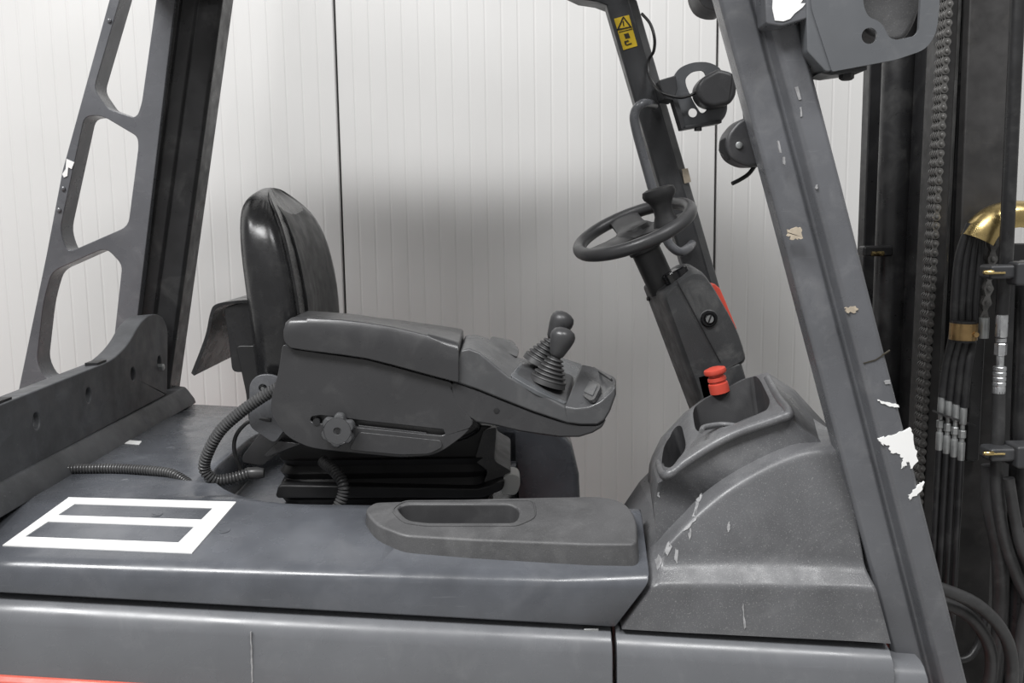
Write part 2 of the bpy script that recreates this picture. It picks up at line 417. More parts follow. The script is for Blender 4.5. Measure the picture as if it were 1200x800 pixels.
cut(cowl, [pocket([(816, 478), (893, 446), (908, 471), (905, 480), (868, 498), (846, 502), (820, 504)], 5, 7, .16),
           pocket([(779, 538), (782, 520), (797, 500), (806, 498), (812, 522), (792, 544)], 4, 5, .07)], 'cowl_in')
mods(cowl, .010, 4)
bake(cowl)
lowo = link('tmp', cowl_low, 'cowl', None); bake(lowo)
rim_ = cr([rb[3].lerp(ra[3], .4)+Vector((.004, 0, -.004)), ra[3]+Vector((0, .006, 0))]+[p+Vector((0, .006, -.004)) for p in ra[4:9]]+[ra[8].lerp(rb[8], .3)+Vector((-.004, 0, -.005)), ra[8].lerp(rb[8], .8)+Vector((-.004, 0, -.006))], 6)
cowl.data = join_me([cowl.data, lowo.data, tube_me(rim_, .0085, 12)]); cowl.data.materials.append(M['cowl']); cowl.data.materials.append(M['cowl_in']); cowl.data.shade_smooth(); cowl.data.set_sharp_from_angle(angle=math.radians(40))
bpy.data.objects.remove(lowo)
_b = bmesh.new(); _b.from_mesh(cowl.data); CB = BVHTree.FromBMesh(_b); _b.free()
def smear(px, m='scuff', name='paint_scuff', par=cowl, bv=None):
    pts = []; r_ = random.Random(int(px[0][0])); px = [(a_[0]+(b_[0]-a_[0])*t+r_.uniform(-.7, .7), a_[1]+(b_[1]-a_[1])*t+r_.uniform(-.7, .7)) for a_, b_ in zip(px, px[1:]+px[:1]) for t in (0, .25, .5, .75)]
    for x, y in px:
        h = (bv or CB).ray_cast(CAM, ray(x, y).normalized())
        if h[0] is None: return
        pts.append(h[0]+(CAM-h[0]).normalized()*.0012)
    link(name, from_rings([[p+Vector((0, .003, 0)) for p in pts], pts]), m, par, 0)
for L in ([(768, 656), (772, 650), (776, 655), (774, 664), (770, 668)], [(779, 645), (784, 634), (787, 640), (782, 652)], [(790, 655), (792, 643), (795, 645), (793, 660)],
          [(812, 605), (816, 588), (819, 590), (815, 606)], [(800, 622), (812, 610), (818, 606), (806, 620)], [(816, 586), (822, 578), (823, 582), (818, 590)], [(852, 616), (855, 611), (856, 618), (853, 624)],
          [(806, 628), (809, 618), (811, 622), (808, 634)], [(770, 580), (772, 576), (773, 583)], [(870, 712), (871, 706), (874, 735), (872, 738)]): smear(L)
# cup divider inside the big pocket
tube('pocket_divider', cr([P(822, 505, .14), P(826, 500, .16), P(846, 497, .17), P(864, 499, .15)], 5), .005, 'cowl', cowl, 8)

# steering column
nearp = rnd([(777, 346), (793, 328), (811, 316), (824, 318), (836, 335), (866, 387), (877, 424), (853, 437), (826, 482)], [6, 8, 8, 10, 10, 20, 8, 6, 4], 3)
farp = rnd([(751, 334), (772, 322), (792, 309), (806, 307), (820, 320), (848, 375), (858, 420), (836, 437), (811, 492)], [4, 8, 8, 10, 10, 20, 8, 6, 4], 3)
ca = [P(x, y, .50) for x, y in nearp]; cb = [P(x, y, .66) for x, y in farp]
col_rings = []
for t, k in ((0, .93), (.06, .985), (.16, 1), (.9, 1), (1, .95)):
    r = [p.lerp(q, t) for p, q in zip(ca, cb)]; c = sum(r, Vector())/len(r); col_rings.append([c+(p-c)*k if True else p for p in r])
colm = link('steering_column', from_rings(col_rings), 'column', fk, 40)
tube('column_seam', [P(793, 329, .498), P(815, 370, .4975), P(844, 424, .498)], .0012, 'black', colm, 6)
tn = (ca[8]-ca[4]).normalized()
dsp = [(778, 322), (802, 308), (806, 312), (803, 319), (783, 332), (777, 330)]
d0 = sum([P(x, y, .56) for x, y in dsp], Vector())/6
ddir = (P(805, 309, .62)-P(779, 326, .52)).normalized()
lathe('indicator_display', [(.001, -.02), (.027, -.015), (.028, .004), (.024, .0075), (.001, .008)], P(791, 320, .53), P(779, 296, .53)-P(791, 321, .53), 'blackgloss', colm, 20, squash=(1.1, .7), sd=P(806, 312, .53)-P(791, 321, .53))
kp = P(830, 373, .505)
key = lathe('key_switch', [(.018, .004), (.0185, -.008), (.016, -.011), (.0125, -.011), (.012, -.006), (.0105, -.006), (.0105, -.014), (.009, -.0155), (.0005, -.0155)], kp, (0, 1, 0), 'blackgloss', colm, 24)
lathe('key_ring', [(.0215, .006), (.0215, -.004), (.0185, -.006), (.018, .002)], kp, (0, 1, 0), 'column', key, 24)
lathe('key_barrel', [(.0085, .002), (.0085, -.001), (.0005, -.001)], kp+Vector((0, -.0150, 0)), (0, 1, 0), 'zincdull', key, 18)
box('key_slot', kp+Vector((0, -.0155, 0)), (.0035, .002, .018), 'black', key, R=Matrix.Rotation(math.radians(20), 3, 'Y'))
lathe('bore_plug', [(.005, .004), (.005, -.003), (.0005, -.003)], P(760, 350, .63), (1, .35, 0), 'black', colm, 12)
prism('column_foot', [(815, 440), (868, 425), (900, 520), (930, 700), (850, 700), (835, 520)], .50, .64, 'column', fk, bevel=.006)
# red parts
rp = prism('red_bracket', [(830, 334), (837, 332), (844, 338), (850, 352), (864, 386), (858, 386), (844, 362), (832, 345)], .600, .640, 'red', fk, bevel=.003)
ep = P(843, 456, .385); ea = P(836, 427, .385)-ep
ea.normalize(); k_ = 1.06
lathe('emergency_button', [(r*k_, h*k_) for r, h in [(.0195, -.006), (.0195, .010), (.019, .013), (.0165, .014), (.0165, .018), (.0185, .019), (.018, .025), (.0145, .027), (.0145, .031), (.021, .033), (.0225, .037), (.021, .042), (.012, .045), (.0005, .045)]], ep, ea, 'red', fk, 26)['label'] = 'red mushroom emergency stop button'
# shaft
sa, sb, sc = P(774, 331, .58), P(757, 294, .58), P(744, 266, .58)
lathe('steering_shaft', [(.033, -.02), (.033, (sb-sa).length-.001), (.0305, (sb-sa).length), (.0365, (sb-sa).length), (.038, (sb-sa).length+.003), (.0375, (sc-sa).length-.01), (.03, (sc-sa).length)], sa, sb-sa, 'black', fk, 28)

# overhead guard: front posts, swept section
def post(name, path, sec, m):
    return mods(link(name, from_rings([[p+Vector((s*k, v, -s*k*.25)) for s, v in sec] for p, k in path]), m, fk), .003, 2)
sec_near = [(0, .026), (.006, .020), (.052, .020), (.060, .028), (.066, .028), (.072, .006), (.080, 0), (.116, 0), (.124, .008), (.124, .085), (.040, .10), (.004, .08)]
def LX(y): return 847.5+.272*y-.00001*y*y
lp = [(P(LX(y), y, .02), 1) for y in (-185, -100, 200, 500, 800, 1050)]
fp = post('front_post', lp, sec_near, 'guard')
sec_far = [(0, .055), (0, .006), (.006, 0), (.070, 0), (.073, -.004), (.076, 0), (.094, .012), (.100, .020), (.100, .08), (.03, .09)]
farpath = [(P(709+.293*y, y, 1.10), .97) for y in (-12, 60, 150, 330, 520, 700)]
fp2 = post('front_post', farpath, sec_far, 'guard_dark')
# scuffed patches on the near post
YF = .0195
patch(fp, ragged([(1029, 514), (1045, 510), (1067, 501), (1070, 514), (1076, 540), (1067, 549), (1064, 540), (1060, 546), (1056, 549), (1059, 536), (1050, 530), (1044, 531), (1042, 522), (1033, 520)], 3), YF, 'white', 'torn_label')['label'] = 'torn remains of a white label'
patch(fp, ragged([(1064, 580), (1075, 570), (1083, 564), (1081, 573), (1072, 581), (1066, 586)], 5, 1.2), YF, 'white', 'torn_label')
for L_ in ([(911, 165), (913, 165), (916, 179), (914, 179)], [(918, 184), (920, 184), (920, 193), (918, 192)], [(956, 217), (958, 216), (958, 221), (956, 221)], [(931, 102), (935, 101), (939, 116), (936, 117)], [(937, 126), (939, 125), (940, 136), (938, 137)]):
    patch(fp, ragged(L_, int(L_[0][0]), .5, 3), .0195 if L_[0][0] > 922 else .0195, 'scuff', 'scratch')
patch(fp, [(1012, 425), (1026, 421), (1043, 410), (1043, 411.2), (1026, 422.2), (1012, 426)], .0195, 'ink', 'crack')
patch(fp, ragged([(1028, 468), (1040, 471), (1052, 474), (1054, 477), (1044, 476), (1034, 473)], 6, .9), YF, 'white', 'torn_label')
patch(fp, ragged([(1036, 446), (1043, 445), (1044, 449), (1037, 450)], 8, .6), YF, 'scuff', 'worn_patch')
patch(fp, ragged([(924, 269), (938, 266), (941, 279), (930, 281), (922, 276)], 9, 1.8), YF, 'tan', 'worn_patch')
patch(fp, ragged([(990, 361), (1000, 359), (1006, 362), (1003, 366), (992, 366)], 10, 1.2), YF, 'tan', 'worn_patch')
# far post sticker with warning triangle and pictograms
def fq(L): return [(640+x/4, y/4) for x, y in L]
stk = patch(fp2, fq([(318, 88), (388, 70), (428, 215), (362, 235)]), 1.099, 'yellow', 'warning_sticker'); stk['label'] = 'yellow warning sticker'
def ink(L): patch(stk, fq(L), 1.0975, 'ink', 'sticker_mark')
ink([(358, 80), (364, 82), (338, 143), (331, 141)]); ink([(358, 80), (364, 78), (402, 128), (396, 132)]); ink([(332, 137), (400, 122), (402, 128), (333, 144)])
ink([(357, 100), (364, 98), (366, 122), (362, 123)]); ink([(364, 160), (386, 154), (394, 176), (372, 182)]); ink([(366, 194), (382, 188), (390, 192), (374, 200), (378, 208), (400, 200), (402, 206), (376, 214), (368, 206)])
ink([(340, 150), (404, 134), (405, 137), (341, 153)])
patch(fp2, [(799, 198), (806, 197), (810, 213), (802, 215)], 1.100, 'tan', 'worn_patch')
# grab handle on far post
gh = cr([P(766, 124, 1.08), P(762, 122, 1.04), P(752, 122, 1.0), P(744, 132, 1.0), P(745, 150, 1.0), P(760, 205, 1.0), P(776, 262, 1.0), P(783, 284, 1.0), P(796, 295, 1.0), P(806, 291, 1.03), P(811, 286, 1.08)], 6)
tube('grab_handle', gh, .0125, 'guard', fk, 14)
# rear corner frame: ladder-like casting at the far side
lad = [(168, -330), (128, 0), (73, 200), (54, 300), (18, 470), (0, 560), (120, 560), (130, 420), (166, 125), (187, -10), (234, -330)]
lad = [(205, -330), (128, 0), (73, 200), (54, 300), (20, 465), (2, 545), (150, 545), (160, 380), (205, 0), (244, -330)]
w1 = rnd([(142, -6), (110, 104), (126, 127), (160, 139), (166, 120), (184, -8), (212, -300), (190, -300)], [2, 9, 4, 9, 6, 2, 4, 4], 4)
w2 = rnd([(99, 136), (119, 135), (161, 160), (162, 172), (150, 265), (79, 296), (70, 270)], [9, 9, 6, 8, 10, 9, 12], 4)
w3 = rnd([(61, 318), (124, 290), (143, 310), (131, 420), (55, 448), (43, 424), (51, 352)], [10, 10, 8, 6, 14, 10, 30], 4)
lo = prism('rear_frame', lad, 1.08, 1.155, 'guard', fk, cuts=[through(q, 1.08, .25) for q in (w1, w2, w3)])
mods(lo, .014, 4)
for x, y in ((128, 24), (74, 221), (69, 246)):
    lathe('rivet', [(.006, .003), (.006, -.002), (.003, -.004), (.0005, -.0045)], P(x, y, 1.078), (0, 1, 0), 'guard', lo, 12)
patch(lo, [(78, 186), (87, 190), (84, 198), (80, 196), (79, 206), (75, 208), (73, 204), (77, 198)], 1.0785, 'white', 'torn_label')
# rear post with its rounded flute
rp0 = [(P(204-.131*y, y, 1.10), 1) for y in (-14, 60, 200, 400, 560)]
prm = [(-.002, .085), (-.004, .0), (.006, -.012), (.016, -.004), (.020, .012), (.050, .020), (.056, .030), (.108, .034), (.116, .044), (.114, .14), (.02, .14)]
rpost = link('rear_post', from_rings([[p+Vector((s*1.05, v, s*.13)) for s, v in prm] for p, k in rp0]), 'mast', fk); mods(rpost, .003, 2)  # near-black colour stands in for the shade on this unlit post
# rear cross rail (casting along the truck's width)
X0 = P(197, 462, 1.07).x
def RX(px, py, X=X0): return PX(px, py, X)
top = [(-115, 524), (0, 474), (70, 446), (131, 422), (150, 404), (164, 378), (177, 367), (190, 369), (197, 384), (196, 462), (100, 513), (0, 567), (-115, 629)]
top = rnd(top, [0, 0, 0, 10, 14, 10, 8, 10, 8, 3, 0, 0, 0], 4)
front = [RX(x, y) for x, y in top]
back = [p+Vector((-.055, 0, -.004)) for p in front]
rail = link('rear_rail', from_rings([front, back]), 'rail', fk)
holes = []
for x, y in ((43, 493), (104, 463), (156, 438), (187, 424)):
    c = RX(x, y); holes.append(lathe_me([(.013, -.014), (.016, .03)], c, (1, 0, 0), 16, squash=(1, 1.25), sd=(0, 1, 0)))
cut(rail, holes); mods(rail, .012, 4)
lathe('bolt', [(.010, -.014), (.010, .010), (.006, .013), (.0005, .013)], RX(187, 430), (1, 0, 0), 'zincdull', rail, 6)
for x, y in ((9, 470), (122, 425)):
    box('rail_clip', RX(x, y)+Vector((-.02, 0, 0)), (.03, .05, .008), 'black', rail)
# seal strip along the foot of the rail
st = [[Vector((X0+dx, y, deck(X0)+dz)) for dx, dz in ((-.03, .05), (.004, .045), (.012, .036), (.030, .010), (.034, -.004), (-.03, -.01))] for y in (.0, .4, .8, 1.20)]
mods(link('seal_strip', from_rings(st), 'rail', fk), .003, 2)
# guard roof, mostly above the picture
zr = P(705, 2, 1.12).z+.058
xr0 = P(205, 0, 1.0).x; xr1 = P(LX(-170), -170, .02).x+.06
prism('roof_gusset', [(640, -20), (680, -1), (700, 2), (716, 8), (740, 8), (740, -20)], 1.10, 1.18, 'guard_dark', fk, bevel=.004)
for Y in (.05, 1.14): box('roof_beam', ((xr0+xr1)/2, Y, zr+.02), (xr1-xr0+.2, .09, .07), 'guard_dark', fk, bevel=.01)
for X in (xr0-.05, xr1+.05): box('roof_beam', (X, .6, zr+.02), (.09, 1.1, .07), 'guard_dark', fk, bevel=.01)
nb = 9
for k in range(nb):
    X = xr0+.03+(xr1-xr0-.06)*k/(nb-1)
    box('roof_bar', (X, .6, zr+.02), (.085, 1.08, .03), 'guard_dark', fk, bevel=.008)

# ============================================================ STEERING WHEEL
wc = P(743, 268, .58)
sw = thing('steering_wheel', wc, 'black steering wheel with spinner knob on the tilted column', 'steering wheel')
wn = Vector((-.36, -.215, .90)).normalized()
wx = Vector((1, 0, 0)); wx = (wx-wn*wx.dot(wn)).normalized(); wy = wn.cross(wx)
R_ = .1315
def WP(a, r, h=0): return wc+wx*math.cos(a)*r+wy*math.sin(a)*r+wn*h
rr = [[WP(2*math.pi*i/56, R_+.0148*math.cos(b), .0148*math.sin(b)) for b in [2*math.pi*j/14 for j in range(14)]] for i in range(56)]
link('rim', from_rings(rr, loop=True), 'wheel', sw, 60)
lathe('hub', [(.030, -.03), (.040, -.02), (.050, -.006), (.048, .006), (.036, .016), (.001, .020)], wc-wn*.012, wn, 'wheel', sw, 28)
for a in (math.radians(-150), math.radians(-30), math.radians(95)):
    d = wx*math.cos(a)+wy*math.sin(a); s = wn.cross(d)
    link('spoke', from_rings([[wc+d*r+s*hw*k+wn*(h+t) for k, t in ((-1, -.007), (1, -.007), (1, .004), (.5, .008), (-.5, .008), (-1, .004))] for r, hw, h in ((.02, .038, -.010), (.06, .034, -.008), (.105, .034, -.003), (.136, .044, 0))]), 'wheel', sw, 40)
kb = P(781, 262, .50); ka = P(771, 222, .50)-kb
kn = lathe('spinner_knob', [(.024, -.004), (.022, .006), (.0175, .020), (.0170, .036), (.0215, .050), (.0290, .060), (.0305, .067), (.0285, .076), (.020, .080), (.0005, .081)], kb, ka, 'black', sw, 24, squash=(1.22, 1.02), sd=(1, 0, 0))

# ============================================================ OPERATOR SEAT
Ys = .645
seat = thing('operator_seat', (P(340, 580, Ys).x, Ys, deck(-.5)-.10), 'black vinyl operator seat with high curved backrest on the hood', 'seat')
# backrest: sections from foot to crown; (py, back x, front x) read at the near flank
tab = [(470, 302, 362), (430, 299, 366), (390, 295, 365), (350, 290, 361), (310, 284, 353), (280, 280, 344), (255, 277.5, 332), (240, 277, 320), (229, 280, 309), (222, 286, 302)]
hw = [.236, .250, .259, .262, .257, .244, .220, .186, .140, .090]
rings = []
for (py, xb, xf), h in zip(tab, hw):
    pb = P(xb, py, Ys-.20); pf = P(xf, py, Ys-.20); xm = (pb.x+pf.x)/2; th = (pf.x-pb.x)/2; r = []
    n = 40
    for j in range(n):
        a = 2*math.pi*j/n; ca_, sa_ = math.cos(a), math.sin(a)
        ex = 2/3.8
        yy = math.copysign(abs(sa_)**ex, sa_); xx = math.copysign(abs(ca_)**ex, ca_)
        dx = 0
        v = abs(yy)
        if xx > 0: dx = -.020*math.exp(-((v-.0)/.55)**2) + .004*math.exp(-((v-.72)/.07)**2)*-1.6
        else: dx = -.020*(1-v*v)
        r.append(Vector((xm+xx*th+dx, Ys+yy*h, pb.z)))
    rings.append(r)
top = rings[-1]; c = sum(top, Vector())/len(top)
rings.append([c+(p-c)*.6+Vector((0, 0, .008)) for p in top]); rings.append([c+(p-c)*.15+Vector((0, 0, .010)) for p in top])
back = mods(link('backrest', from_rings(rings), 'vinyl', seat, 60), sub=1)
# front insert panel, proud of the bolsters
ins = []
for q_, ((py, xb, xf), h) in enumerate(list(zip(tab, hw))[1:10]):
    sink = (0, 0, 0, 0, 0, 0, .002, .006, .022)[q_]
    pb = P(xb, py, Ys-.20); pf = P(xf, py, Ys-.20); r = []
    for k in range(13):
        v = -1+2*k/12; yy = v*h*.66
        r.append(Vector((pf.x-.016*math.exp(-(v*.66/.55)**2)+.003*(1-v**8)-.004-sink, Ys+yy, pf.z)))
    for k in range(13):
        v = 1-2*k/12; r.append(Vector((pf.x-.04, Ys+v*h*.6, pf.z)))
    ins.append(r)
link('back_insert', from_rings(ins), 'vinylface', back, 50)
tube('piping', cr([rings[i][34]+Vector((.001, -.001, 0)) for i in range(1, 10)], 3), .0028, 'vinyl', back, 6)
# document flap hanging behind
fl_ = cr([P(292, 351, Ys-.17), P(270, 353, Ys-.17), P(252, 357, Ys-.17), P(246, 368, Ys-.17), P(240, 395, Ys-.17), P(224, 437, Ys-.17)], 5)
fin = [p+Vector((.006, 0, -.006)) for p in fl_]
fme = from_rings([[Vector((p.x+(.012 if y < .6 else -.006)*0, y, p.z)) for p in fl_+fin[::-1]] for y in (Ys-.17, Ys, Ys+.17)])
link('rear_flap', fme, 'vinyl', seat, 50)
prism('flap_pouch', rnd([(262, 360), (292, 352), (300, 410), (298, 436), (272, 436), (268, 400)], 6, 3), Ys-.165, Ys+.16, 'vinyl', seat, bevel=.006, seg=3)
prism('rear_gaiter', rnd([(276, 405), (330, 405), (340, 470), (316, 500), (292, 500), (288, 460)], 6, 3), Ys-.175, Ys+.17, 'black', seat, bevel=.01, seg=3)
# cushion behind the armrest and the suspension below it
cu = rnd([(330, 468), (350, 452), (520, 470), (560, 486), (566, 505), (540, 520), (350, 510), (330, 492)], 14, 4)
prism('seat_cushion', cu, Ys-.20, Ys+.22, 'vinyl', seat, bevel=.018, seg=4)
prism('seat_pan', rnd([(330, 505), (360, 500), (574, 498), (582, 504), (572, 530), (560, 545), (340, 548), (325, 535)], 6, 3), Ys-.19, Ys+.20, 'black', seat, bevel=.008)
# bellows of the suspension
br_ = []
for k in range(7):
    y = 537+k*5.2; e = 5 if k % 2 else 0
    br_.append(rnd([(318+e, y), (578-e, y)], 0))
bel = []
for k in range(9):
    z0 = P(450, 540, Ys-.22).z; z1 = deck(-.3)-.085; z = z0+(z1-z0)*k/8; e = .008*(k % 2)
    xa = P(322, 560, Ys-.22).x+e; xb = P(576, 560, Ys-.22).x-e
    bel.append([Vector((x, y, z)) for x, y in rnd([(xa, Ys-.21+e), (xb, Ys-.21+e), (xb, Ys+.21-e), (xa, Ys+.21-e)], .05, 4)])
link('suspension_bellows', from_rings(bel), 'black', seat, 40)
prism('seat_rail', rnd([(326, 568), (560, 572), (592, 562), (590, 574), (566, 584), (322, 584)], 4, 2), Ys-.235, Ys+.2, 'black', seat, bevel=.005)
prism('front_shroud', rnd([(566, 504), (582, 500), (579, 540), (600, 552), (590, 572), (562, 576), (572, 552), (556, 540)], 5, 3), Ys-.20, Ys+.1, 'tray', seat, bevel=.006)
prism('release_handle', rnd([(590, 558), (600, 555), (608, 558), (610, 566), (606, 580), (587, 580)], 5, 3), Ys-.215, Ys-.15, 'offwhite', seat, bevel=.006, seg=3)['label'] = 'white plastic release handle'
# recliner hinge plate and bracket
hg = rnd([(292, 500), (292, 450), (300, 440), (316, 438), (336, 446), (336, 500), (322, 520)], 7, 3)
prism('hinge_plate', hg, Ys-.280, Ys-.270, 'guard', seat, bevel=.0015, cuts=[lathe_me([(.0085, -.05), (.0085, .05)], P(308, 455, Ys-.280), (0, 1, 0), 18)])
lathe('hinge_bolt', [(.007, .01), (.007, 0), (.004, -.003), (.0005, -.003)], P(308, 455, Ys-.270), (0, 1, 0), 'zinc', seat, 12)
prism('support_bracket', rnd([(318, 490), (345, 500), (345, 520), (306, 546), (284, 542), (284, 534)], 3, 2), Ys-.235, Ys-.222, 'arm', seat, bevel=.002)
prism('bracket_tab', [(326, 516), (354, 520), (312, 536), (309, 534)], Ys-.262, Ys-.225, 'arm', seat, bevel=.002)

# ============================================================ ARMREST WITH CONTROLS
YA, YB = .275, .43
arm = thing('armrest_console', (P(430, 535, .35).x, .35, P(430, 535, .35).z), 'dark grey seat armrest with padded top and two joysticks', 'armrest')
def sect(near, far, y0=YA, y1=YB, lip=.02, k=.975):
    a = [P(x, y, y0) for x, y in near]; b = [P(x, y, y1) for x, y in far]
    return a, b
shell = rnd([(331, 402), (345, 409), (430, 421), (530, 448), (534, 470), (557, 495), (544, 510), (521, 527), (505, 534), (470, 536), (398, 529), (362, 525), (336, 512), (318, 488), (317, 468), (326, 438)], [6, 4, 4, 4, 8, 10, 8, 8, 10, 10, 10, 14, 12, 14, 12, 14], 3)
sl_cut = prism_me(rnd([(362, 491), (372, 489), (420, 495), (519, 506), (521, 512), (515, 513), (366, 498), (361, 496)], 2, 2), YA-.02, None, YA+.014)
so = prism('shell', shell, YA, YB, 'arm', arm, cuts=[sl_cut]); mods(so, .010, 4)
prism('slot_rail', [(420, 498), (500, 507), (500, 510), (420, 501)], YA+.004, YA+.02, 'arm', so, bevel=.001)
# raised skirt under the slot
prism('shell_skirt', rnd([(420, 506), (517, 516), (519, 524), (503, 532), (470, 533), (408, 527)], 5, 3), YA-.004, YA+.02, 'arm', so, bevel=.004, seg=3)
# arm pad: rounded along its near upper edge
def padrow(px, up_n, lo_n, far):  # one cross-section across the pad
    n0 = P(px, lo_n, YA-.012); n1 = P(px, up_n, YA-.012)
    zf = P(far[0], far[1], YB+.02).z; X = n1.x
    r = [n0, n0.lerp(n1, .5)+Vector((0, -.003, 0)), n0.lerp(n1, .85)+Vector((0, 0, 0)), n1+Vector((0, .006, .000)), Vector((X, YA+.02, n1.z+(zf-n1.z)*.35)), Vector((X, YA+.08, n1.z+(zf-n1.z)*.8)), Vector((X, YB, zf)), Vector((X, YB+.02, zf-.012)), Vector((X, YB+.02, n0.z))]
    return r
pad = [padrow(332, 386, 396, (350, 368)), padrow(334, 378, 402, (352, 365)), padrow(340, 373, 408, (358, 363)), padrow(360, 372.5, 411, (380, 364)), padrow(400, 374.5, 416, (420, 367)), padrow(430, 378, 420.5, (450, 371)), padrow(460, 383, 428, (475, 374)), padrow(500, 392.5, 439, (515, 379)), padrow(530, 401.5, 447, (545, 383)), padrow(538, 404.5, 449, (550, 385))]
mods(link('arm_pad', from_rings(pad), 'arm', arm, 60), .003, 2, ang=60)
# pod: lower bowl, upper body, nose
crease = [(532, 447), (560, 457), (592, 470), (625, 483), (655, 493), (680, 498), (700, 498)]
bowl = crease + [(712, 490), (709, 498), (696, 507), (679, 512), (655, 512), (610, 506), (580, 498), (560, 497), (545, 488), (530, 470), (524, 455)]
bowl = crease + [(711, 491), (706, 501), (695, 507.5), (679, 512.5), (655, 512.5), (610, 506), (580, 499), (558, 495), (543, 485), (530, 468), (524, 453)]
def inner(L, d): return L
prism('pod_bowl', bowl, YA, YB, 'arm', arm, bevel=.007, seg=3)
# upper body: near edge is lower than the far one
un = [(531, 447), (534, 424), (540, 410), (550, 408), (562, 413), (580, 428), (596, 441), (640, 464), (663, 477), (668, 497.5), (655, 493), (625, 483), (592, 470), (560, 457)]
uf = [(538, 440), (540, 405), (546, 392), (560, 392), (572, 396), (592, 407), (607, 418), (650, 430), (672, 440), (676, 480), (662, 476), (632, 466), (598, 454), (566, 444)]
ub = [P(x, y, YB) for x, y in uf]; ua = [P(x, y, YA-.004) for x, y in un]
mods(link('pod_body', from_rings([ua, ub]), 'armlite', arm, 30), .005, 3)
nn = [(661, 476), (675, 478), (690, 476), (703, 470), (715, 459), (721, 451), (722, 462), (715, 482), (708, 493), (700, 498), (680, 498), (664, 496)]
nf = [(681, 426), (692, 428), (702, 432), (712, 437), (719, 441), (722, 444), (722, 456), (716, 470), (711, 480), (704, 486), (690, 486), (680, 480)]
na = [P(x, y, YA-.004) for x, y in nn]; nb_ = [P(x, y, YB) for x, y in nf]
nose = mods(link('pod_nose', from_rings([na, nb_]), 'armlite', arm, 30), .005, 3)
# plane of the nose top for the rocker switch
n0 = na[1]; nrm = (na[4]-na[1]).cross(nb_[2]-na[1]).normalized()
if nrm.z < 0: nrm = -nrm
def NP(x, y, o=0): return PN(x, y, n0, nrm)+nrm*o
def rocker(L, h, m, name, par): 
    t = [NP(x, y) for x, y in L]
    return mods(link(name, from_rings([[p-nrm*.006 for p in t], [p+nrm*h for p in t]]), m, par), .0015, 2)
bez = rocker(rnd([(679, 461), (685, 444), (689, 443), (703, 450), (704, 454), (697, 468), (692, 470)], 2, 2), .0012, 'arm', 'switch_bezel', nose)
rocker(rnd([(684, 460), (689, 446), (701, 452), (695, 465)], 1.5, 2), .0030, 'armlite', 'rocker_switch', nose)
rocker([(694, 430), (697, 430), (717, 443), (716, 445)], .001, 'arm', 'nose_slot', nose)
# joystick plate (smooth, light)
pu = ua[6]; pn = (ua[8]-ua[6]).cross(ub[6]-ua[6]).normalized()
if pn.z < 0: pn = -pn
def JP(x, y, o=0): return PN(x, y, pu, pn)+pn*o
def plate(L, h, m, name, par, d=.006):
    t = [JP(x, y) for x, y in L]; return mods(link(name, from_rings([[p-pn*d for p in t], [p+pn*h for p in t]]), m, par), .002, 2)
plate(rnd([(597, 441), (614, 421), (640, 414), (682, 428), (662, 475), (630, 460)], [3, 8, 8, 3, 3, 3], 3), .003, 'armplate', 'joystick_plate', arm)
plate(rnd([(571, 405), (575, 395), (600, 400), (608, 411), (606, 420)], 3, 3), .0035, 'armlite', 'pod_lid', arm, .02)
plate([(611, 427), (618, 422), (626, 426), (619, 433)], .0038, 'zincdull', 'pictogram_plate', arm)
patchn = 0
def joystick(bx, by, tx, ty, Y, s, label):
    b0 = P(bx, by, Y); t0 = P(tx, ty, Y); ax = (t0-b0); L_ = ax.length; ax.normalize()
    e = bpy.data.objects.new('joystick', None); C.objects.link(e); e.location = b0; e.parent = arm; e.matrix_parent_inverse = Matrix.Translation(-arm.location); e['label'] = label
    pr = []; H = L_*.44
    for k in range(6):
        r = (.036-.0040*k)*s; h = H*k/6
        pr += [(r, h), (r+.0012*s, h+H*.03), (r, h+H*.075), (r-.006*s, h+H*.10), (r-.0065*s, h+H*.15)]
    pr = [(.0005, -.010), (.038*s, -.010)]+pr+[(.012*s, H*1.04), (.009*s, H*1.08), (.0005, H*1.08)]
    ee = lathe('bellows', pr, b0, ax, 'rubberlite', None, 28); ee.parent = e; ee.matrix_parent_inverse = Matrix.Translation(-b0)
    q = [(.0005, H), (.011*s, H), (.0145*s, H+L_*.04), (.0175*s, H+.12*L_), (.0225*s, H+.25*L_), (.0255*s, H+.36*L_), (.0250*s, H+.43*L_), (.0210*s, H+.50*L_), (.012*s, H+.545*L_), (.0005, H+.56*L_)]
    kk = lathe('knob', q, b0, ax, 'wheel', None, 24, smooth=60); kk.parent = e; kk.matrix_parent_inverse = Matrix.Translation(-b0)
joystick(643, 444, 663, 384, .330, 1.0, 'nearer joystick')
joystick(634, 422, 664, 366, .385, .98, 'farther joystick')
# adjusting knob with lobes
kc = P(397, 503, YA-.012); nlob = 6; kr = []
for r, y in ((.020, .012), (.0325, .008), (.0345, .002), (.0345, -.010), (.0315, -.0155), (.027, -.0165), (.0262, -.0155), (.0255, -.0165), (.008, -.0168), (.0065, -.014), (.0005, -.014)):
    ring = []
    for j in range(84):
        a = 2*math.pi*j/84; lob = (1-.25*max(0, .5+.5*math.cos(nlob*a+.9))**2) if r > .0275 else 1
        ring.append(kc+Vector((math.cos(a)*r*lob, y, math.sin(a)*r*lob)))
    kr.append(ring)
link('adjusting_knob', from_rings(kr), 'armlite', arm, 35)
lathe('knob_screw', [(.0045, .002), (.0045, -.002), (.0005, -.002)], kc+Vector((0, -.0145, 0)), (0, 1, 0), 'black', arm, 6)
lathe('clamp_stud', [(.007, -.002), (.007, .02)], P(371, 494, YA), (0, 1, 0), 'black', arm, 14)
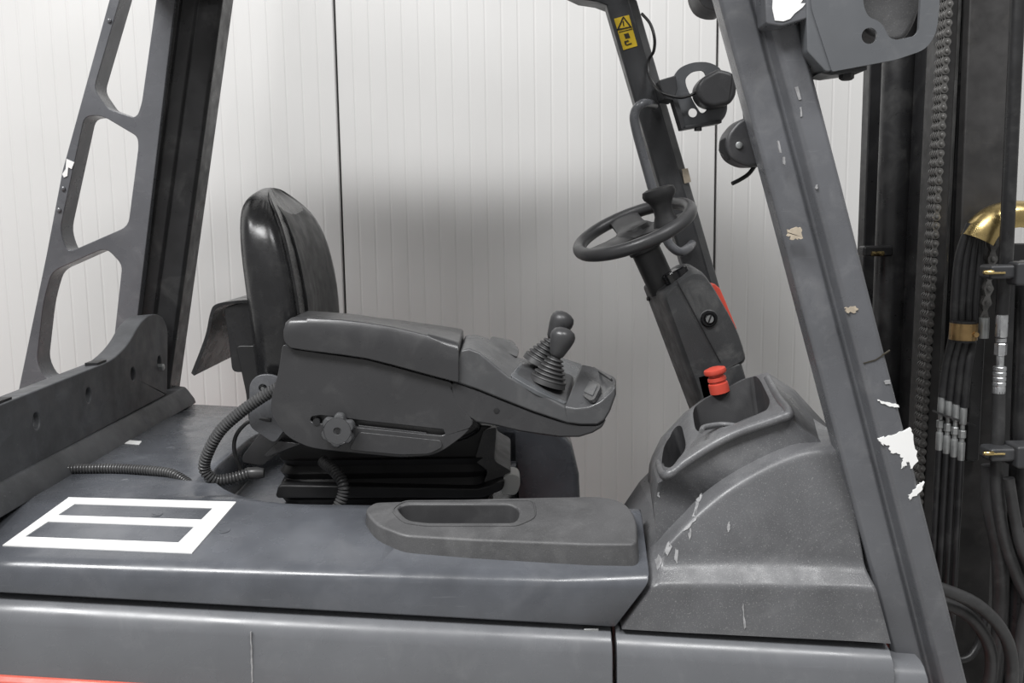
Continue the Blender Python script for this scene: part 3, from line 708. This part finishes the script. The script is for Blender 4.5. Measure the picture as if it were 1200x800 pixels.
for x, y in ((582, 481),):
    lathe('screw_hole', [(.006, .004), (.006, -.0008), (.0045, -.0012), (.0005, -.0012)], P(x, y, YA), (0, 1, 0), 'black', arm, 12)

# ============================================================ CORRUGATED HOSES
def hose(name, pts, r, m, label, cat, group=None, corr=0., pitch=.006, seg=12):
    o = tube(name, cr(pts, 8), r, m, None, seg, corr=corr, pitch=pitch); tag(o, label, cat, group); return o
hose('corrugated_hose', [P(330, 452, .33), P(306, 466, .335), P(282, 483, .34), (P(258, 505, .345)), P(243, 532, .35), P(240, 550, .355), P(252, 562, .36), P(270, 561, .37), P(290, 555, .38)], .0125, 'conduit', 'thick looping corrugated black hose beside the armrest back end', 'hose', corr=.26, pitch=.0068, seg=16)
hd = lambda x, y, Y: P(x, y, Y)
def on_deck(px, py, lift): return PN(px, py, Vector((0, 0, deck(0)+lift)), DN)
hose('corrugated_hose', [on_deck(72, 550, .010), on_deck(100, 549, .010), on_deck(140, 549, .010), on_deck(185, 552, .010), on_deck(204, 556, .006), P(222, 567, .37), P(238, 580, .33), P(250, 590, .30)], .0105, 'conduit', 'thin corrugated hose lying across the hood and dropping into the seat well', 'hose', corr=.26, pitch=.0062, seg=14)
hose('corrugated_hose', [P(378, 540, .40), P(392, 552, .36), P(402, 566, .34), (P(402, 580, .335)), P(394, 598, .33)], .0125, 'conduit', 'short corrugated hose hanging below the armrest adjusting knob', 'hose', corr=.26, pitch=.0068, seg=16)
cb_ = hose('cable', [P(318, 492, .365), P(300, 491, .37), P(286, 498, .37), P(276, 512, .37), P(275, 530, .37), P(284, 556, .385)], .0042, 'rubber', 'thin braided cable curving inside the thick corrugated loop', 'cable')
lathe('cable_boot', [(.006, 0), (.013, .01), (.014, .03), (.010, .045), (.0005, .046)], P(284, 555, .384), (1, .1, .0), 'conduit', cb_, 14)

# ============================================================ MAST
mast = thing('lift_mast', (P(1120, 780, .6).x, .6, .0), 'black steel lift mast with rails, cylinder and chains at the truck front', 'mast')
YT, YBt = -420, 1000
def bar(name, xt, wt, y0, y1, m, slope=-.045, xb=None, wb=None, yt=YT, yb=YBt, bevel=.004):
    # xt, wt: left edge and width in px at y=240
    q = lambda x, y: (x+slope*(y-240), y)
    A = [q(xt, yt), q(xt+wt, yt), q(xt+wt, yb), q(xt, yb)]
    return prism(name, A, y0, y1, m, mast, bevel=bevel)
bar('outer_rail', 1014, 17, .98, 1.03, 'mast', -.035)['label'] = 'far outer rail'
bar('outer_rail', 1078, 26, .74, .84, 'mast', -.050)
cy0 = P(1054-.030*(YT-240), YT, .84); cy1 = P(1054-.050*(YBt-240), YBt, .84)
cyl = lathe('lift_cylinder', [(.040, 0), (.040, (cy1-cy0).length)], cy0, cy1-cy0, 'mast', mast, 32, smooth=50)
# pipe clamp on the far cylinder
q = P(1026, 294, .80)
ck = box('pipe_clamp', q, (.075, .04, .026), 'mast', mast, bevel=.006); lathe('clamp_screw', [(.0055, -.02), (.0055, .01), (.0005, .01)], P(1031, 297, .775), (1, 0, 0), 'brass', ck, 8)
bar('inner_rail', 1100, 12, .50, .60, 'mastlite', -.052)['label'] = 'rail with worn bright edge'
bar('inner_rail', 1116, 12, .54, .60, 'mast', -.050)
bar('mast_plate', 1127, 52, .47, .50, 'mastlite', -.040)['label'] = 'broad worn flat plate'
bar('mast_plate', 1060, 100, .86, .88, 'mast', -.045)
bar('mast_plate', 1110, 76, .60, .62, 'mast', -.045)
c0 = P(1210, 305, .38); c1 = P(1184, 1000, .38)
lathe('lift_cylinder', [(.0005, 0), (.024, 0), (.030, .012), (.030, (c1-c0).length)], c0, c1-c0, 'mast', mast, 28)['label'] = 'nearer cylinder at the picture edge'
bar('mast_plate', 1165, 75, .70, .72, 'mast', -.045, yt=285)
# chains of links
def fig8(L, r, t, waist=.45):
    o = []
    for s in (1, -1):
        for k in range(9):
            a = math.pi*(k/8) if s == 1 else math.pi+math.pi*(k/8)
            o.append((r*math.cos(a), s*L/2+r*math.sin(a)))
        o.append((s*-1*r*waist, 0))
    return o
def link_mesh(L, r, ts):
    mes = []
    for t0, t1 in ts: mes.append(from_rings([[Vector((x, t, z)) for x, z in fig8(L, r, 0)] for t in (t0, t1)]))
    for s in (1, -1): mes.append(lathe_me([(r*.2, ts[0][0]-.0045), (r*.42, ts[0][0]-.0035), (r*.45, ts[0][0]), (r*.45, ts[-1][1]+.002)], (0, 0, s*L/2), (0, 1, 0), 10))
    return join_me(mes)
def chain(label, x0, y0, x1, y1, Y, pitch, r, dep):
    e = bpy.data.objects.new('chain', None); C.objects.link(e); p0 = P(x0, y0, Y); p1 = P(x1, y1, Y)
    e.location = p0; e.parent = mast; e.matrix_parent_inverse = Matrix.Translation(-mast.location); e['label'] = label
    d = (p1-p0); n = int(d.length/pitch); zc_ = -d.normalized(); xc_ = Vector((0, 1, 0)).cross(zc_).normalized(); yc_ = zc_.cross(xc_); rot = Matrix((xc_, yc_, zc_)).transposed().to_euler()
    ts_o = [(-dep*.5, -dep*.40), (-dep*.18, -dep*.06), (dep*.12, dep*.22), (dep*.40, dep*.5)]
    ts_i = [(-dep*.36, -dep*.22), (-dep*.02, dep*.08), (dep*.26, dep*.36)]
    mo = link_mesh(pitch, r, ts_o); mi = link_mesh(pitch, r*.9, ts_i)
    for m_ in (mo, mi):
        m_.materials.append(M['chain']); m_.shade_smooth(); m_.set_sharp_from_angle(angle=math.radians(40))
    for k in range(n):
        o = bpy.data.objects.new('link', mo if k % 2 == 0 else mi); C.objects.link(o)
        o.location = p0.lerp(p1, (k+.5)/n)-p0; o.rotation_euler = rot; o.parent = e
chain('centre lift chain', 1112, -60, 1067, 700, .50, .0190, .0088, .036)
chain('nearer lift chain beside the hose clamp', 1166, 268, 1152, 372, .40, .0285, .0105, .016)
tube('chain_anchor', [P(1153, 372, .39), P(1152, 396, .39)], .011, 'zincdull', mast, 12)
box('guide_bracket', P(1140, 460, .46), (.030, .03, .30), 'mast', mast, bevel=.005)
# brass guide elbow for the hose bundle
el = cr([P(1146, 283, .40), P(1154, 270, .40), P(1168, 260, .40), P(1190, 256, .40), P(1230, 260, .40)], 6)
er = []
for i, p in enumerate(el):
    t = (el[min(i+1, len(el)-1)]-el[max(0, i-1)]).normalized(); sd = Vector((0, 1, 0)); upv = sd.cross(t).normalized(); 
    if upv.z < 0: upv = -upv
    er.append([p+(sd*math.cos(a)+upv*math.sin(a))*.037 for a in [math.pi*(j/14)*1.3-.45 for j in range(15)]]+[p+(sd*math.cos(a)+upv*math.sin(a))*.0345 for a in [math.pi*(j/14)*1.3-.45 for j in range(14, -1, -1)]])
link('hose_guide', from_rings(er), 'brass', mast, 45)['label'] = 'curved brass-coloured hose guide'
# two rows of pipe clamps
for y, yy in ((318, 1), (530, 2)):
    q = P(1170, y, .315); c_ = box('pipe_clamp', q, (.058, .05, .028), 'guard_dark', mast, bevel=.007)
    box('clamp_block', P(1197, y+2, .31), (.05, .06, .046), 'guard_dark', c_, bevel=.006)
    lathe('clamp_screw', [(.0045, -.012), (.0045, .006), (.003, .008), (.0005, .008)], P(1157, y+1, .286), (-1, 0, 0), 'brass', c_, 8)
    lathe('clamp_bar', [(.0022, 0), (.0022, .03), (.0005, .03)], P(1160, y+2, .288), (1, 0, 0), 'brass', c_, 6)

# ============================================================ HYDRAULIC HOSES
def cyl_seg(parent, name, a, b, r, m, hexn=0):
    a, b = Vector(a), Vector(b); L = (b-a).length
    return lathe(name, [(r*.9, 0), (r, L*.06), (r, L*.94), (r*.9, L)], a, b-a, m, parent, hexn or 18, smooth=30)
for i in range(4):
    xt = 1118+i*8; xf = 1103.5+i*8.6; yf = 465+i*4; Yh = .40-.006*i
    pts = [P(1137+i*4.0, 262, .40), P(xt+6, 300, .40), P(xt+1, 350, .395), P(xt-1, 390, .395), P(xf+5, 430, Yh), P(xf+.5, yf, Yh)]
    h = tube('hydraulic_hose', cr(pts, 6), .0085, 'rubber', None, 12)
    tag(h, ['leftmost', 'second from the left', 'third from the left', 'rightmost'][i]+' of four black hoses with crimped fittings dropping from the brass-coloured guide', 'hose', 'hoses from the brass-coloured guide')
    x = xf; dx = -.055
    q = lambda y, Y=Yh: P(x+dx*(y-yf), y, Y)
    cyl_seg(h, 'ferrule', q(yf), q(yf+20), .0073, 'zincdull')
    cyl_seg(h, 'stem', q(yf+20), q(yf+27), .0045, 'zincdull')
    cyl_seg(h, 'hex_nut', q(yf+27), q(yf+36), .0076, 'zincdull', 6)
    cyl_seg(h, 'stem', q(yf+36), q(yf+41), .005, 'zincdull')
    cyl_seg(h, 'ferrule', q(yf+41), q(yf+62), .0073, 'zincdull')
    pts = [q(yf+62), q(yf+120), q(yf+220), q(yf+420)]
    tube('lower_hose', pts, .0068, 'rubber', h, 10)
box('bulkhead_plate', P(1118, 490, .395), (.085, .03, .004), 'mast', mast, R=Matrix.Rotation(math.radians(20), 3, 'Y'))
bc = P(1129, 388, .385)
hc = lathe('hose_clamp', [(.026, -.017), (.0275, -.017), (.0275, .017), (.026, .017)], bc, P(1127, 420, .385)-bc, 'brown', mast, 28); hc['label'] = 'brown zinc band clamp'
lathe('hose_clamp_pad', [(.0245, -.022), (.0245, .022)], bc, P(1127, 420, .385)-bc, 'rubber', mast, 24)
lathe('clamp_screw', [(.0055, -.006), (.0055, .004), (.0005, .004)], bc+Vector((.013, -.026, -.004)), (0, -1, 0), 'brown', hc, 8)
# pipe and hose with bright fitting
hp = [P(1207, -300, .33), P(1193, 0, .33), P(1179, 300, .33), P(1174.5, 368, .33)]
pipe = tube('hydraulic_pipe', hp, .0135, 'mast', None, 16); tag(pipe, 'black vertical hydraulic pipe ending in a bright silver fitting', 'pipe')
q = lambda y: P(1173-.045*(y-400), y, .33)
cyl_seg(pipe, 'sleeve', q(368), q(395), .0118, 'zinc'); cyl_seg(pipe, 'collar', q(396), q(401), .0105, 'zinc'); cyl_seg(pipe, 'hex_nut', q(402), q(416), .012, 'zinc', 6); cyl_seg(pipe, 'stem', q(416), q(430), .0075, 'zinc')
fer = []
for k in range(4): fer += [(.0118, .0005+k*.0105), (.0128, .002+k*.0105), (.0128, .008+k*.0105), (.0118, .0095+k*.0105)]
lathe('crimped_ferrule', [(.008, 0)]+fer+[(.0125, .043), (.0125, .055), (.011, .056)], q(429), q(460)-q(429), 'zinc', pipe, 20, smooth=30)
tube('hose_end', cr([q(458), P(1170, 500, .33), P(1168, 545, .33), P(1169, 580, .33), P(1177, 630, .33), P(1194, 680, .325), P(1215, 720, .32)], 6), .0125, 'rubberlite', pipe, 14)
def hh(pts, r, label, m='rubberlite'): return hose('hydraulic_hose', pts, r, m, label, 'hose', None, seg=14)
hh([P(1085, 684, .20), P(1115, 694, .20), P(1145, 708, .21), P(1172, 735, .22), P(1185, 770, .23), P(1184, 830, .24)], .0125, 'outer of two thick hoses looping out behind the near front post')
hh([P(1085, 700, .24), P(1120, 712, .24), P(1144, 730, .24), P(1160, 760, .245), P(1160, 795, .25), P(1145, 830, .26)], .0125, 'inner of two thick hoses looping out behind the near front post')
hh([P(1160, 545, .36), P(1160, 590, .36), P(1170, 640, .36), P(1173, 690, .37), P(1170, 760, .38), P(1160, 830, .38)], .017, 'thick bowed hose hanging below the lower pipe clamp')
hh([P(1182, 560, .31), P(1190, 610, .31), P(1200, 650, .30), P(1225, 690, .30)], .011, 'hose bending out of the picture right of the bowed hose')
hh([P(1202, 620, .33), P(1204, 700, .33), P(1196, 750, .33), P(1188, 830, .33)], .0115, 'hose at the right picture edge below the lower clamp')
hh([P(1100, 770, .36), P(1130, 772, .36), P(1146, 755, .37), P(1155, 720, .38)], .008, 'thin dark hose rising behind the two looped hoses', 'rubber')

# ============================================================ WORK LIGHTS
wl = thing('work_light', P(1000, 60, .03), 'work light in a big grey bracket at the top of the near front post', 'work light')
bo = rnd([(960, -60), (948, -40), (951, 10), (975, 84), (1050, 70), (1085, 58), (1097, 40), (1101, 10), (1103, -60)], [2, 4, 6, 3, 6, 12, 10, 6, 2], 4)
ho = rnd([(1005, -50), (1013, 10), (1018, 20), (1033, 26), (1042, 44), (1050, 47), (1072, 42), (1077, 36), (1079, 0), (1081, -50)], [2, 6, 5, 8, 5, 4, 8, 6, 4, 2], 4)
pl = prism('bracket', bo, -.012, -.004, 'bracket', wl, cuts=[through(ho, -.012), lathe_me([(.0125, -.06), (.0125, .06)], P(1019, 42, -.012), (0, 1, 0), 20)], bevel=.0015)
prism('bracket_flange', rnd([(944, -60), (962, -60), (958, 10), (976, 83), (968, 84), (946, 60)], 3, 2), -.010, .07, 'bracket', wl, bevel=.002)
prism('bracket_foot', rnd([(966, 84), (1016, 77), (1016, 82), (975, 88), (960, 86)], 1, 2), .0, .06, 'guard_dark', wl, bevel=.002)
lathe('bracket_bolt', [(.012, -.004), (.012, .008), (.008, .011), (.0005, .011)], P(992, 86, .02), (0, 0, -1), 'black', wl, 6)
prism('lamp_housing', rnd([(1000, -70), (1000, 10), (1016, 38), (1044, 50), (1060, 48), (1072, 30), (1082, 0), (1086, -70)], 10, 4), .02, .11, 'tray', wl, bevel=.016, seg=4)
prism('post_clamp', rnd([(895, -60), (898, 28), (916, 31), (958, 18), (956, -60)], 3, 2), -.008, .07, 'guard', wl, bevel=.003)
patch(wl, [(906, -10), (905, 10), (908, 24), (918, 25), (926, 22), (931, 16), (940, 9), (944, 4), (938, 4), (942, -2), (938, -12)], -.0085, 'white', 'torn_label')['label'] = 'torn white label'
# far post light
w2_ = thing('work_light', P(800, 120, 1.08), 'work light on a ring shaped bracket on the far front post', 'work light')
ring_o = rnd([(788, 92), (795, 80), (810, 73), (830, 72), (846, 80), (850, 100), (853, 130), (846, 143), (800, 151), (790, 110)], [3, 8, 8, 10, 8, 4, 8, 8, 2, 3], 3)
ring_h = rnd([(804, 100), (803, 92), (811, 84), (824, 82), (828, 90), (820, 108), (830, 128), (822, 134), (812, 118)], 5, 3)
prism('bracket', ring_o, 1.02, 1.028, 'bracket', w2_, cuts=[through(ring_h, 1.02), lathe_me([(.012, -.1), (.012, .1)], P(812, 132, 1.02), (0, 1, 0), 16)], bevel=.001)
prism('bracket_flange', [(772, 94), (792, 88), (794, 104), (790, 118), (778, 116)], 1.0, 1.09, 'guard_dark', w2_, bevel=.003)
prism('bracket_web', [(787, 112), (793, 112), (804, 149), (799, 152)], 1.0, 1.05, 'guard_dark', w2_, bevel=.001)
prism('bracket_foot', [(800, 148), (846, 140), (846, 144), (800, 152)], 1.0, 1.05, 'guard_dark', w2_, bevel=.002)
hs = rnd([(817, 100), (824, 90), (842, 80), (858, 84), (865, 92), (863, 112), (856, 122), (836, 126), (824, 122), (817, 112)], 5, 3)
lh = prism('lamp_housing', hs, .95, 1.03, 'lamp', w2_, bevel=.012, seg=4)
tube('housing_seam', [P(858, 86, .951), P(857, 100, .9495), P(853, 122, .951)], .0012, 'black', lh, 6)
lathe('bracket_bolt', [(.010, 0), (.010, .012), (.0005, .012)], P(818, 148, 1.01), (0, 0, -1), 'black', w2_, 6)
tube('cable', cr([P(752, 16, 1.085), P(762, 28, 1.07), P(767, 45, 1.06), P(766, 60, 1.07), P(760, 72, 1.09), P(762, 92, 1.07), P(775, 108, 1.0), P(795, 114, .985), P(808, 112, .98), P(817, 107, .985)], 6), .0042, 'rubber', w2_, 8)
# small lamp on the inner side of the near post
w3_ = thing('work_light', P(875, 165, .16), 'small rounded lamp with clamp knob behind the near front post', 'work light')
hs = rnd([(880, 135), (866, 141), (853, 157), (851, 172), (857, 186), (874, 195), (899, 194), (902, 180), (890, 135)], [4, 8, 10, 8, 10, 8, 4, 4, 4], 4)
prism('lamp_housing', hs, .12, .19, 'lamp', w3_, bevel=.007, seg=4)
lathe('housing_screw', [(.006, .003), (.006, -.002), (.004, -.003), (.0005, -.003)], P(866, 170, .119), (0, 1, 0), 'zincdull', w3_, 14)
kk = [[P(x, y, Y) for x, y in rnd([(843, 164), (852, 160), (854, 170), (858, 186), (851, 188), (847, 180), (842, 178)], 2, 2)] for Y in (.135, .175)]
mods(link('clamp_knob', from_rings(kk), 'black', w3_), .004, 2)
tube('cable', cr([P(886, 192, .17), P(878, 203, .17), P(868, 210, .165), P(858, 215, .16)], 5), .0038, 'rubber', w3_, 8)
tube('cable', cr([P(874, 140, .17), P(873, 124, .17), P(876, 108, .18)], 5), .0045, 'rubber', w3_, 8)
tube('post_arm', [P(890, 165, .16), P(915, 166, .10)], .012, 'guard_dark', w3_, 12)
# lamp whose bottom just shows at the top edge
w4 = thing('work_light', P(834, 0, .20), 'round black lamp cut off by the top picture edge beside the near post', 'work light')
prism('lamp_housing', rnd([(812, -60), (816, -6), (824, 8), (838, 13), (852, 12), (862, -60)], [6, 10, 8, 8, 6, 6], 4), .16, .24, 'lamp', w4, bevel=.014, seg=4)
tube('post_arm', [P(845, -20, .2), P(880, -20, .10)], .012, 'guard_dark', w4, 12)
